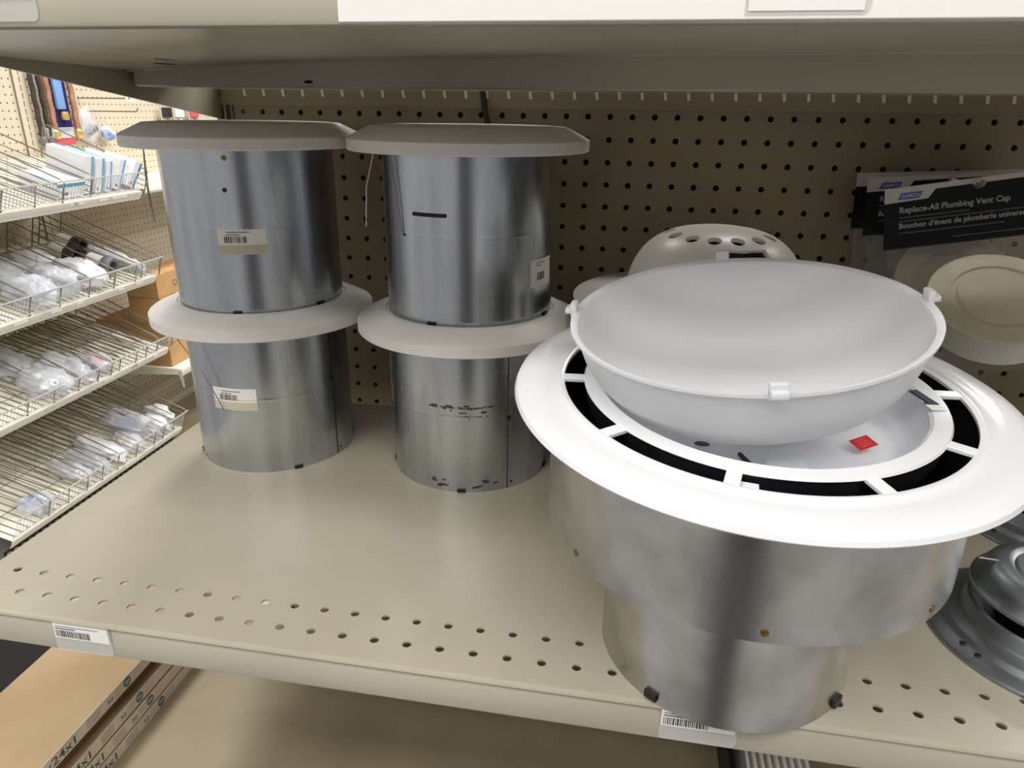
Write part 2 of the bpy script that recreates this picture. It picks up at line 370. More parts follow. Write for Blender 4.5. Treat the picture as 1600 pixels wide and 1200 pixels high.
clip(vb2, -102.4); clip(vb2, -15); mb = MB()
mb.lathe([(RB - .01, 4.08), (RB + .03, 4.06), (RB + .05, 4.12), (RB + .02, 4.19), (RB - .01, 4.2)], 8, -113.9, -90.8); mb.build('cut_slot', 'inner_dark', vb2)
wirep(vb2, [(-3.0, -2.4, 6.2), (-3.2, -2.8, 5.0), (-3.28, -2.85, 3.55)], 'chrome'); wirep(vb2, [(-2.3, -2.65, 6.2), (-2.05, -2.8, 4.7), (-1.88, -2.85, 3.35)], 'wire_dark')
dothole(vb2, -122, 3.32, .05, RB + .02)

# ============================================================ BIG ROOF VENTILATOR
BX, BY = 22.9, 2.0
bv = empty('roof_ventilator', (BX, BY, 0)); tag(bv, 'large galvanised drum ventilator with wide glossy white slotted flange at the shelf front', 'ventilator')
RL, RD, ZD = 3.48, 5.25, 4.31
FN = Vector((.012, -.082, 1)).normalized(); FC = Vector((.06, .18, 8.06))          # flange plane, local
def fz(x, y): return FC.z - (FN.x * (x - FC.x) + FN.y * (y - FC.y)) / FN.z
MB().lathe([(RL - .05, 0), (RL, 0), (RL, 4.5), (RL - .05, 4.5), (RL - .05, 0)], 96).build('lower_pipe', 'galv_dull', bv, smooth=30)
def drum(r, zb, dz):
    v, f = [], []
    n = 96
    for i in range(n):
        a = 2 * math.pi * i / n; x, y = r * math.cos(a), r * math.sin(a); v += [(x, y, zb), (x, y, fz(x, y) - dz)]
    for i in range(n): j = (i + 1) % n; f.append((2 * i, 2 * j, 2 * j + 1, 2 * i + 1))
    return v, f
mb = MB(); mb.add(*drum(RD, ZD, .06)); mb.lathe([(RD, ZD), (RL, ZD)], 96)
mb.build('drum', 'galv_dull', bv, smooth=30)
mb = MB(); mb.add(*drum(RD - .05, ZD + .05, .08)); mb.lathe([(RD - .05, ZD + .05), (RL, ZD + .05)], 96); mb.build('drum_inside_shade', 'inner_dark', bv, smooth=30)  # unlit inside of the galvanised drum, shade put into a dark colour
for a in (-143.5, -90.9, -45.5, 20, 80, 140): dothole(bv, a, 4.58, .085, RD, 'brass')
dothole(bv, -80.5, 6.84, .035, RD)
clip(bv, -125.7, .10, .36, .22, .10, RL); clip(bv, -37.7, .1, .36, .24, .12, RL)
MB().prism(blob(.28, .17, 5), 0, .006, 'z').build('bare_patch', 'galv', bv, (RL * math.cos(R(-118)), RL * math.sin(R(-118)), 3.0), (R(90), 0, R(-28)))
q = Vector((0, 0, 1)).rotation_difference(FN).to_euler()
fl = MB().lathe([(5.02, -.06), (5.02, .02), (5.12, .06), (5.20, .05), (5.34, .0), (5.5, .03), (5.9, .02), (6.15, -.03), (6.28, -.10), (6.33, -.20), (6.31, -.24), (6.26, -.20), (6.1, -.10), (5.5, -.06), (5.02, -.06)], 144).build('flange', 'gloss_white', bv, FC, q, smooth=35)
MB().lathe([(4.0, -.20), (4.0, -.02), (4.08, .05), (4.46, .06), (4.50, .0), (4.44, -.06), (4.0, -.20)], 128).build('inner_ring', 'gloss_white', fl, smooth=35)
sp = MB().bbox(4.40, 5.10, -.165, .165, -.07, .035, .02).build('spoke', 'gloss_white', fl, (0, 0, 0), (0, 0, R(5)))
for k in range(1, 10): dup(sp, fl, (0, 0, 0), (0, 0, R(5 + 36 * k)))
# recessed duct behind the inner ring, hub and fan blades
MB().lathe([(4.04, -.04), (3.96, -.30), (3.84, -.62), (3.66, -.86), (3.3, -1.02), (1.2, -1.16), (0, -1.16)], 96).build('inlet_cone', 'duct_white', bv, FC, q, smooth=50)
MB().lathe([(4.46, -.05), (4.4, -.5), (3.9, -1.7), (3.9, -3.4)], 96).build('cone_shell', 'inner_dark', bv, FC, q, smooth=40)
MB().lathe([(0, -.70), (1.05, -.70), (1.15, -.8), (1.2, -1.2)], 40).build('motor_hub', 'duct_white', bv, FC, q, smooth=40)
gp = [(-.25, -3.15, -.72), (.25, -1.9, -.92), (.98, -1.8, -.92), (.92, -2.95, -.74)]
MB().add(gp + [(x, y, z - .04) for x, y, z in gp], [(0, 1, 2, 3), (7, 6, 5, 4), (0, 4, 5, 1), (1, 5, 6, 2), (2, 6, 7, 3), (3, 7, 4, 0)]).build('guard_plate', 'duct_white', bv, FC, q)
MB().tube([(-.5, -1.9, -1.0), (-.2, -2.9, -.86)], .06, 6).build('guard_wire', 'inner_dark', bv, FC, q)
MB().lathe([(0, 0), (.13, 0), (.12, .01), (0, .012)], 16).build('punched_hole', 'black', bv, FC + Vector((-1.42, -1.72, -1.0)), (R(-4), 0, 0)).scale = (1.5, 1.3, 1)
rs = MB().box(-.27, .27, -.2, .2, 0, .02).build('red_sticker', 'red_sticker', bv, FC + Vector((2.5, -1.05, -.92)), (R(12), R(-8), R(30)))
mb = MB()
for k in range(4): mb.box(-.18, .16 - .05 * (k % 2), -.13 + k * .075, -.10 + k * .075, .021, .024)
mb.build('sticker_print', 'red_print', rs)
MB().bbox(-.36, .36, -.12, .12, 0, .05, .02).build('black_tape', 'tape_black', fl, (3.98, -.15, .09), (0, R(6), R(-60)))
MB().box(-.2, .2, -.14, .14, 0, .015).build('small_tag', 'paper', fl, (4.12, -.62, .085), (0, R(4), R(15)))
MB().box(-.2, .2, -.2, .2, 0, .05).build('bent_tab', 'duct_white', fl, (-.75, -4.72, -.16), (R(-8), 0, R(-8)))

# ============================================================ FROSTED DISH
BN = Vector((-.103, -.121, 1)).normalized(); bq = Vector((0, 0, 1)).rotation_difference(BN)
dish = empty('light_diffuser', (22.38, 2.10, 10.03)); dish.rotation_mode = 'QUATERNION'; dish.rotation_quaternion = bq
tag(dish, 'frosted white plastic diffuser dish lying tilted on the big white flange', 'diffuser')
out = [(0, -2.42), (1.6, -2.38), (2.5, -2.22), (3.1, -1.98), (3.55, -1.66), (3.88, -1.25), (4.08, -.8), (4.2, -.35), (4.26, -.12), (4.36, -.09), (4.37, 0)]
inn = [(4.30, 0), (4.20, -.06), (4.12, -.36), (4.0, -.78), (3.79, -1.2), (3.48, -1.58), (3.04, -1.89), (2.45, -2.13), (1.6, -2.29), (0, -2.33)]
MB().lathe(out + inn, 128).build('dish', 'frosted', dish, smooth=40)
cq = bq.inverted()
for a in (92, 173, -88, 5):
    tb = MB().bbox(-.06, .10, -.19, .19, -.12, .26, .03); tb.bbox(.06, .24, -.17, .17, -.02, .13, .03)
    tb.build('mounting_tab', 'frosted', dish, (4.34 * math.cos(R(a)), 4.34 * math.sin(R(a)), 0), (0, 0, R(a)), smooth=40)

# ============================================================ WHITE DOME CAP BEHIND
dm = empty('dome_vent', (22.75, 13.05, 0)); tag(dm, 'white plastic dome vent with oval holes, behind the frosted dish', 'vent')
MB().lathe([(3.5, 0), (3.55, 0), (3.55, 7.7), (3.5, 7.7), (3.5, 0)], 64).build('sleeve', 'galv', dm, smooth=30)
MB().lathe([(3.1, 7.66), (5.5, 7.60), (5.58, 7.64), (5.58, 7.70), (5.4, 7.76), (3.1, 7.9)], 96).build('brim', 'dome_white', dm, smooth=40)
# dome shell with real holes: boolean, applied
prof = [(3.45, 7.8)] + [(3.45 * t_ ** .5, 7.95 + 2.6 * max(0, 1 - t_ ** 1.5) ** .5) for t_ in (1, .98, .95, .9, .84, .77, .69, .6, .5, .4, .3, .2, .1, .04, 0)]
pin = [(max(0, r - .12) if r > .01 else 0, z - .12 if r < 3.0 else z) for r, z in prof][::-1]
shell = MB().lathe(prof + pin + [prof[0]], 96).build('dome', 'dome_white', dm, smooth=40)
bmx = bmesh.new(); bmx.from_mesh(shell.data); bmesh.ops.remove_doubles(bmx, verts=bmx.verts, dist=1e-6); bmesh.ops.recalc_face_normals(bmx, faces=bmx.faces)
if bmx.calc_volume(signed=True) < 0: bmesh.ops.reverse_faces(bmx, faces=bmx.faces)
bmx.to_mesh(shell.data); bmx.free()
cut = MB()
for a in (-152, -125, -100, -75, -48, -20, 20, 60, 100, 140, 175):
    r0 = 1.92; x, y = r0 * math.cos(R(a)), r0 * math.sin(R(a))
    n = 16; ring = [(x + .26 * math.cos(2 * math.pi * k / n), y + .26 * math.sin(2 * math.pi * k / n)) for k in range(n)]
    cut.prism(ring, 8.6, 11.5, 'z')
cut.prism([(3.6 * math.cos(R(a)), 3.6 * math.sin(R(a))) for a in (-93, -83, -73, -63, -52)] + [(2.3 * math.cos(R(a)), 2.3 * math.sin(R(a))) for a in (-52, -72, -93)], 9.68, 10.06, 'z')
co_ = cut.build('cutter', 'black', dm)
md = shell.modifiers.new('b', 'BOOLEAN'); md.operation = 'DIFFERENCE'; md.object = co_; md.solver = 'EXACT'; md.use_self = True
dg = bpy.context.evaluated_depsgraph_get(); nm = bpy.data.meshes.new_from_object(shell.evaluated_get(dg)); shell.modifiers.clear(); shell.data = nm; nm.set_sharp_from_angle(angle=R(40))
bpy.data.objects.remove(co_)
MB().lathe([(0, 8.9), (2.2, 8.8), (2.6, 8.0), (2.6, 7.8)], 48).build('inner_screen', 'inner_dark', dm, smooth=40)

# ============================================================ GALVANISED ROOF CAPS AT RIGHT
def roofcap(loc, label, s=1.0):
    t = empty('galvanized_vent', loc); tag(t, label, 'roof vent', 'grey galvanised roof caps at the right end')
    MB().lathe([(3.35, .0), (3.4, .02), (3.4, .10), (3.34, .14), (3.0, .20), (2.92, .24), (2.84, .40), (2.76, .44), (2.5, .50), (2.42, .56), (2.30, .92), (2.22, .98), (2.14, .94), (1.8, .5), (1.45, .46)], 96).build('base_flange', 'galv_dark', t, smooth=32)
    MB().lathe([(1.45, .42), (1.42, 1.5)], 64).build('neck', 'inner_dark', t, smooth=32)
    MB().lathe([(1.5, 1.44), (2.25, 1.40), (2.36, 1.44), (2.36, 1.54), (2.26, 1.62), (2.14, 1.84), (1.98, 2.10), (1.72, 2.24), (1.50, 2.26), (1.40, 2.18), (1.34, 2.16), (1.26, 2.24), (0, 2.30)], 96).build('cap_dome', 'galv_dark', t, smooth=32)
    for a in (-150, -100, -60, 200): MB().lathe([(0, 0), (.10, 0), (.08, .02), (0, .03)], 12).build('nail_hole', 'black', t, (3.0 * math.cos(R(a)), 3.0 * math.sin(R(a)), .215))
    for a in (-120, -30): MB().bbox(1.5, 2.1, -.12, .12, .55, 1.3, .02).build('strut', 'galv_dark', t, (0, 0, 0), (0, 0, R(a)))
    return t
rc = roofcap((32.75, 3.9, 0), 'grey galvanised roof cap on the shelf at the right edge, nearest the front')
rc2 = roofcap((36.2, 11.2, 0), 'grey galvanised roof cap farther back, beside the pegboard at right')
wirep(rc, [(-2.3, .4, 2.3), (-1.7, .5, 2.2)], 'chrome', .03)

# ============================================================ PACKAGED PLUMBING VENT CAPS ON A PEG HOOK
hk = MB().tube([(31.75, PY + .3, 12.3), (31.75, 13.4, 12.3), (31.75, 13.1, 12.42), (31.75, 13.0, 12.6)], .09, 8).build('peg_hook', 'wire_dark'); tag(hk, 'steel peg hook holding the black vent cap packages', 'hook')
def package(x, y, z, ang, label, cap_off, full=True, bulge=1.25):
    """root at the hang hole of the card; card is in the local xz plane facing -y"""
    t = empty('vent_cap_package', (x, y, z), (0, R(-ang), 0)); tag(t, label, 'package', 'hanging plumbing vent cap packages')
    w, h = 3.1, 2.32
    hp = [(.13 * math.cos(2 * math.pi * k / 12), .13 * math.sin(2 * math.pi * k / 12)) for k in range(12)]
    mb = grid(MB(), [-w, -.3, .3, w], [-h + .3, -.3, .3], lambda u, v, q_: (u, -.02 + q_, v), {(1, 1)}, .04, 1, shape=hp)
    mb.box(-w, w, .015, .02, -h + .3, -.3)
    cd = mb.build('header_card', 'card_black', t)
    F = lambda u, v: frame((u, -.026, v), (1, 0, 0), (0, -1, 0))
    def flat(name, poly, m, off=.004): return MB().prism(poly, -.02 - off, -.02 - off * .2, 'y').build(name, m, cd)
    flat('white_band', [(-w, .3), (w, .3), (w, .12), (-w + 1.75, .10), (-w + 1.5, -.22), (-w, -.26)], 'card_white')
    flat('logo_plate', [(-w + .45, -.16), (-w + 1.2, -.16), (-w + 1.32, .08), (-w + .57, .08)], 'logo_blue', .008)
    text('logo_text', 'CAMCO', .17, 'card_white', cd, frame((-w + .58, -.03, -.10), (1, 0, 0), (0, -1, 0)), bold=.004)
    text('title_text', 'Replace-All Plumbing Vent Cap', .31, 'card_text', cd, F(-w + .52, -.66), bold=.008, sx=.96)
    text('title_text', 'Bouchon d\u2019\u00e9vent de plomberie universel', .28, 'card_text', cd, F(-w + .52, -1.24), bold=.008, sx=.95)
    for (u, v, ww) in ((-w + .52, -.86, 2.4), (-w + .52, -1.0, 4.9), (-w + .52, -1.45, 3.6), (-w + 2.4, -1.78, 3.0)): flat('small_print', [(u, v), (u + ww, v), (u + ww, v + .045), (u, v + .045)], 'card_dim')
    flat('product_picture', [(w - .45 + .42 * math.cos(2 * math.pi * k / 20), -.35 + .3 * math.sin(2 * math.pi * k / 20)) for k in range(20)], 'card_white')
    # pouch of clear film under the card
    n, m_ = 16, 14; v, f = [], []
    for sgn in (-1, 1):
        b = len(v)
        for j in range(m_ + 1):
            for i in range(n + 1):
                a, c = i / n * 2 - 1, j / m_
                bul = (1 - a * a) ** .5 * math.sin(math.pi * min(1, c * 1.05)) ** .6 if 0 < c < .95 else 0
                wob = noise.noise(Vector((a * 2.2 + x, c * 3.1, sgn * 2 + y))) * .22 * (1 if 0 < c else 0)
                v.append((a * (w - .1) * (1 - .12 * c) + wob * .6, -.0 + sgn * (bulge * bul + .03) + wob - .5 * c, -h + .35 - c * 5.3 + wob * .8))
        f += [(b + j * (n + 1) + i, b + j * (n + 1) + i + 1, b + (j + 1) * (n + 1) + i + 1, b + (j + 1) * (n + 1) + i) for j in range(m_) for i in range(n)]
    MB().add(v, f).build('clear_pouch', 'film', t, smooth=60)
    nn = Vector((.02, -.50, .85) if full else (.02, -.80, .60)).normalized(); eu = Vector((0, 0, 1)).rotation_difference(nn).to_euler()
    cp = MB().lathe([(0, .02), (1.35, .02), (1.42, -.05), (1.55, -.05), (1.62, .0), (2.25, .0), (2.36, -.06), (2.36, -.16)], 64).build('plumbing_cap', 'cap_cream', t, cap_off, eu, smooth=30)
    MB().lathe([(2.36, -.14), (2.30, -.3), (2.22, -1.35), (2.1, -1.4), (2.1, -.3)], 64).build('skirt', 'cap_side', cp, smooth=30)
    return t
package(31.75, 13.6, 12.3, 9.5, 'nearest black carded plumbing vent cap in a clear pouch, fully readable title', (.6, -1.1, -3.95))
package(31.75, 15.9, 12.28, 5, 'middle black carded vent cap package, mostly hidden behind the nearest one', (.7, -.1, -4.2), False, .75)
package(31.7, 17.3, 12.26, 3, 'rearmost black carded vent cap package, its left end showing at the pegboard', (1.6, .0, -4.3), False, .7)

cb = MB().tube([(12.2, 18.1, 15.6), (12.3, 18.2, 14.6), (12.55, 18.3, 13.6), (12.7, 18.4, 11), (12.6, 18.45, 7)], .13, 8).build('black_cable', 'black'); tag(cb, 'thin black cable hanging down the pegboard behind the right upper vent', 'cable')

# ============================================================ PRICE LABELS ON THE LIPS
def lip_label(x, z0, w, h, label, clear=False, seed=1):
    t = empty('price_label', (x, YF - .135, z0)); tag(t, label, 'price label')
    rpoly = [(0, 0), (w - .12, 0), (w - .03, -.05), (w, -.15), (w, -h + .15), (w - .03, -h + .05), (w - .12, -h), (0, -h)]
    MB().prism(rpoly, -.02, 0, 'y').build('holder', 'film_label', t)
    if not clear:
        pp = MB().box(.02, w * .97, -.028, -.021, -h * .55, -.04).build('paper_slip', 'paper', t)
        rr = random.Random(seed); mb = MB(); u = .08
        while u < w * .62:
            b = rr.choice((.02, .03, .045)); mb.box(u, u + b, -.032, -.0285, -h * .50, -h * .26); u += b + rr.choice((.02, .03))
        mb.build('barcode', 'print_dark', pp)
        MB().box(.08, w * .8, -.032, -.0285, -h * .13, -h * .10).build('small_print', 'print_grey', pp); MB().box(.08, w * .4, -.032, -.0285, -h * .22, -h * .17).build('item_number', 'print_grey', pp)
    else: MB().box(.05, w * .95, -.026, -.021, -h + .06, -.05).build('paper_slip', 'card_white', t).data.materials[0] = M['paper']
    return t
lip_label(2.80, -.10, 1.95, 1.02, 'barcode price label on the front lip of the shelf, at its left end', seed=2)
lip_label(21.15, -.06, 2.0, 1.02, 'barcode price label on the shelf lip, partly hidden below the big ventilator', seed=4)
lip_label(4.7, ZU - .08, 1.95, .98, 'clear label holder with grey slip at the left end of the overhead shelf lip', seed=6)
lip_label(21.2, ZU - .08, 2.15, .96, 'blank white label on the front lip of the overhead shelf', clear=True)

# ============================================================ FURNACE FILTERS ON THE LOWER SHELF
def filt(z, x1, label, w=5.2, dy=0, m='filter_white', txt='12x24x1', y0=-1.2):
    t = empty('furnace_filter', (x1, y0 + dy, z)); tag(t, label, 'air filter', 'air filters stacked flat on the lower shelf')
    ln = 18.2
    MB().bbox(-w, -.02, 0, ln, .01, .74, .03).build('carton', 'cardboard_pale', t)
    sd_ = MB().box(-.02, 0, .02, ln - .02, .03, .72).build('side_strip', m, t)
    if txt:
        fr = lambda y, z_: frame((.006, y, z_), (0, 1, 0), (1, 0, 0))
        text('size_text', txt, .60, 'text_green', sd_, fr(3.35, .15), bold=.008, width=2.55)
        MB().lathe([(0, 0), (.27, 0), (.27, .006), (0, .008)], 24).build('round_logo', 'logo_teal', sd_, (0, 9.42, .37), (0, R(90), 0))
        MB().box(.009, .012, 9.24, 9.60, .39, .45).build('logo_stripe', 'filter_white', sd_); MB().box(.009, .012, 9.26, 9.58, .27, .31).build('logo_stripe', 'filter_white', sd_)
        for k in range(3):
            MB().box(.001, .006, 8.5, 9.05, .2 + k * .14, .26 + k * .14).build('small_print', 'print_lilac', sd_); MB().box(.001, .006, 9.8, 10.5, .2 + k * .14, .25 + k * .14).build('small_print', 'print_lilac', sd_)
        MB().box(.001, .006, 6.6, 7.5, .12, .62).build('print_block', 'print_lilac', sd_)
        text('mark_text', '30', .36, 'logo_teal', sd_, fr(7.95, .2), bold=.004, width=.45)
    return t
Z0 = -15.85
filt(Z0, -3.98, 'bottom furnace filter of the flat stack, pale side strip reading 12x24x1', dy=1.86)
filt(Z0 + .80, -3.98, 'second furnace filter from the bottom of the flat stack, pale side strip', dy=1.13)
filt(Z0 + 1.62, -3.98, 'third furnace filter from the bottom, just under the dark gap in the stack', dy=.5)
g = tag(MB().bbox(-9.1, -4.35, -1.0, 16.5, Z0 + 2.38, Z0 + 3.08, .03).build('cardboard_sheet', 'cardboard_brown'), 'brown cardboard sheet set back in the gap below the top filter', 'cardboard')
filt(Z0 + 3.10, -4.02, 'top furnace filter of the flat stack, tan face up and size text on its side', dy=0)
bk = empty('dark_gap_filler', (-12.6, 2, -39)); tag(bk, 'added black filler for the dark gap beside the filter stack at the lower left corner', 'gap filler')  # black box added where there is only a dark gap
MB().bbox(-2.9, 2.9, 0, 11, 0, 24.9, .3).build('body', 'black', bk); MB().bbox(-3.1, 3.1, -.2, 11.2, 24.8, 25.5, .2).build('lid', 'black', bk)
# legs of the lower shelf so that it stands on the floor
for x, y in ((-8.6, -1.5), (-8.6, 18), (45.8, -1.5), (45.8, 18)): MB().box(x - .4, x + .4, y - .4, y + .4, -23.15, -.1).build('leg', 'beige', sd)
# pleated filter peeking out below the big ventilator
pf = empty('pleated_filter', (25.95, 7.5, Z0)); tag(pf, 'white pleated filter edge peeking out under the shelf at the bottom edge', 'air filter')
for k in range(9): MB().prism([(0, 0), (.16, 0), (.3, 2.4), (.14, 2.4)], 0, 9, 'y').build('pleat', 'paper', pf, (k * .34, 0, 0), (0, R(8), 0))
MB().bbox(-.35, -.1, 0, 9, 0, 2.6, .03).build('frame', 'black', pf)

# ============================================================ LEFT RACK (faces right, runs away from the camera)
XW = -63.8
cells = [40 + .1 + k for k in range(0, 34)]
lz = [20.27 - k for k in range(0, 60)]
def pegl(y0, n, name, label):
    ys = [y0 + k for k in range(n + 1)]; t = empty(name, (XW, 0, 0)); tag(t, label, 'pegboard')
    grid(MB(), ys, lz, lambda u, v, w: (-w, u, v), {(i, j) for i in range(n) for j in range(len(lz) - 1)}, .06, 1, 8, .125).build('board', 'peg_left', t)
    MB().box(-.3, -.1, y0, y0 + n, -39, 21).build('backing_sheet', 'peg_backing', t); return t
pegl(40.4, 34, 'pegboard_panel', 'cream pegboard panel behind the wire trays at the far left')
pegl(74.4, 53, 'pegboard_panel', 'cream pegboard panel with hanging hoses and cards, beyond the wire trays')
up2 = empty('upright_post', (XW + .3, 74.4, 0)); tag(up2, 'slotted cream upright post between the two left pegboard panels', 'upright')
grid(MB(), [-1.0, -.12, .12, 1.0], [20.2 - k for k in range(0, 60)], lambda u, v, w: (-w, u, v), {(1, j) for j in range(59)}, .2, 1, shape=[(.1, .37), (-.1, .37), (-.1, -.37), (.1, -.37)]).build('slotted_face', 'peg_left', up2)
MB().box(-.7, -.6, -.9, .9, -39, 20).build('inner_web', 'dark_void', up2)

TH = R(15.5); c_, s_ = math.cos(TH), math.sin(TH)
def tilt(xf, y0, zf):
    m = Matrix(((-c_, 0, s_), (0, -1, 0), (s_, 0, c_))); return m.to_euler(), (xf, y0, zf)
SH = {1: 3.72, 2: -7.95, 3: -18.8, 4: -31.75}
LBL = {1: 'white tilted shelf of the left rack holding the blue and white boxes', 2: 'second tilted white shelf of the left rack, with bagged pipe fittings',
       3: 'third tilted white shelf of the left rack, its tray mostly empty', 4: 'lowest tilted white shelf of the left rack, with clear bags'}
TBL = {1: 'chrome wire tray on the left rack shelf that holds blue and white boxes', 2: 'chrome wire tray with dividers on the second shelf of the left rack',
       3: 'chrome wire tray on the third left shelf, nearly empty with bare rails', 4: 'chrome wire tray on the lowest left shelf, full of clear bags'}
XF = -47.75; LEN = 32
trays = {}
for k, zf in SH.items():
    e, l = tilt(XF, 74.0, zf)
    t = empty('tilted_shelf', l, e); tag(t, LBL[k], 'shelf', 'tilted shelves of the left rack')
    MB().box(.05, 15.8, 0, LEN, -.08, 0).build('deck', 'cream_shelf', t)
    MB().prism([(0, 0), (-.08, -.05), (-.08, -.4), (-.02, -.5), (.22, -1.18), (.30, -1.16), (.1, -.5), (.1, -.06)], 0, LEN, 'y').build('front_lip', 'cream_shelf', t, smooth=25)
    MB().prism([(.1, -.08), (15.9, -.08), (15.9, -2.6), (.1, -1.0)], -.04, .06, 'y').build('side_bracket', 'cream_shelf', t)
    e2 = MB().box(-.13, -.085, .4, LEN, -.46, -.1).build('price_or_glare_strip', 'film_label', t)
    rr = random.Random(k)
    for q_ in range(5):
        y = rr.uniform(1, 24); MB().box(-.15, -.135, y, y + rr.uniform(1, 2), -.44, -.12).build('price_slip', rr.choice(('paper', 'paper', 'paper_beige')), t)
    b = empty('wire_tray', l, e); tag(b, TBL[k], 'wire tray', 'wire trays of the left rack'); trays[k] = b
    fh = 2.75 if k != 3 else 2.2
    MB().tube([(-.35, -.6, fh), (-.35, LEN, fh)], .10, 6).build('front_rail', 'chrome', b)
    mb = MB()
    for q_ in range(int(LEN / .5)): y = .1 + q_ * .5; mb.tube([(-.3, y, fh), (.0, y, .35), (.3, y, .08)], .05, 4)
    mb.tube([(0.0, 0, .35), (0.0, LEN, .35)], .05, 4)
    w_ = mb.build('fence_wires', 'chrome', b)
    mb = MB()
    for q_ in range(int(LEN / 1.0)): y = .3 + q_; mb.tube([(.3, y, .1), (15.6, y, .1)], .065, 4)
    for x in (4, 8, 12, 15.5): mb.tube([(x, 0, .06), (x, LEN, .06)], .05, 4)
    mb.build('floor_wires', 'wire_dark' if k in (2, 3, 4) else 'chrome', b)
    # dividers: side frame of the right end and partition frames
    mb = MB(); hb = 4.6
    mb.tube([(-.3, 0, .2), (-.4, 0, fh), (.1, 0, fh + .25), (14.6, 0, hb), (15.2, 0, hb - .3), (15.3, 0, .1)], .095, 5)
    for z in (.8, 1.5, 2.2): mb.tube([(-.2, 0, z), (15.2, 0, z * 1.45)], .065, 4)
    for x in (7,): mb.tube([(x, 0, .1), (x, 0, fh + (hb - fh) * x / 15)], .03, 4)
    d0 = mb.build('divider', 'wire_dark', b, (0, -.25, 0))
    pos = {1: (9.6, 14.2, 18.4, 23, 27), 2: (3.2, 4.4, 8.6, 13.2, 18, 22.5), 3: (2.6, 5.0, 7.2, 10.5, 12.2, 14.6, 18, 22, 26), 4: (2.2, 4.6, 6.6, 10.6, 14.4, 17.4, 20.2, 23.4, 26.5)}[k]
    for y in pos: dup(d0, b, (0.4, y, -.3 if y != pos[0] else 0))
# kick plate under the rack
kp = empty('kick_plate', (XF - 1.6, 74, -39)); tag(kp, 'louvred kick plate below the lowest shelf of the left rack', 'kick plate')
MB().box(-.1, 0, -LEN, 0, 0, 5.4).build('plate', 'dark_void', kp)
l0 = MB().box(0, .25, -.26, .26, .2, 5.2).build('louvre_bar', 'beige_deck', kp, (0, -.6, 0))
for q_ in range(1, 31): dup(l0, kp, (0, -.6 - q_ * 1.03, 0))
# next bay of the rack
nb = empty('flat_shelf', (XF + .4, 75.5, -22.8)); tag(nb, 'level cream shelf of the next bay, carrying brown cartons', 'shelf')
MB().box(-16.3, 0, 0, 44, -.1, 0).build('deck', 'cream_shelf', nb); MB().prism([(-16.3, -.1), (0, -.1), (0, -.9), (-16.3, -1.9)], 0, .1, 'y').build('side_bracket', 'cream_shelf', nb)
MB().prism([(0, 0), (.1, -.1), (.1, -.5), (-.1, -1.2), (-.15, -1.2), (0, -.5)], 0, 44, 'y').build('front_lip', 'cream_shelf', nb)
MB().prism([(-.55, -.3), (.12, -.3), (.22, -2.9), (.02, -2.95)], -.12, -.02, 'y').build('corner_tag', 'card_white', nb)
nb2 = empty('flat_shelf', (XF - .4, 75.2, 3.9)); tag(nb2, 'level cream shelf of the next bay, level with the boxed goods', 'shelf')
MB().box(-15.6, 0, 0, 44, -.1, 0).build('deck', 'cream_shelf', nb2); MB().prism([(0, 0), (.1, -.1), (.1, -.4), (-.1, -.7), (-.15, -.7), (0, -.4)], 0, 44, 'y').build('front_lip', 'cream_shelf', nb2)
nb3 = empty('base_deck', (XF + 1.5, 75.2, -37.5)); tag(nb3, 'tan base deck at the foot of the next bay', 'shelf')
MB().box(-17, 0, 0, 44, 0, .2).build('deck', 'beige_deck', nb3); MB().box(-.3, 0, 0, 44, -1.5, 0).build('toe_board', 'cardboard_brown', nb3)
def carton(x0, x1, y0, y1, z0, z1, label, mark=True):
    t = empty('cardboard_box', (x1, y0, z0)); tag(t, label, 'box', 'brown cartons in the next bay')
    MB().bbox(x0 - x1, 0, 0, y1 - y0, 0, z1 - z0, .06).build('carton', 'cardboard', t)
    MB().box(x0 - x1 + .05, -.05, (y1 - y0) / 2 - .06, (y1 - y0) / 2 + .06, z1 - z0, z1 - z0 + .01).build('flap_seam', 'cardboard_brown', t)
    if mark: MB().lathe([(.35, 0), (.45, 0), (.45, .01), (.35, .01), (.35, 0)], 16).build('stamp', 'print_dark', t, (.005, (y1 - y0) * .35, (z1 - z0) * .45), (0, R(90), 0))
carton(-61, -49.2, 76.2, 90, -22.75, -19.3, 'brown carton at the bottom of the stack beyond the trays')
carton(-61, -49.2, 76.2, 90, -19.25, -15.9, 'wide brown carton second from the bottom, beyond the third tray')
carton(-54.6, -49.0, 76.0, 88, -15.85, -12.1, 'small brown carton third up, seen between tray and left vent')
carton(-54.6, -49.4, 76.0, 88, -12.05, -8.5, 'topmost brown carton of the stack beyond the second tray')

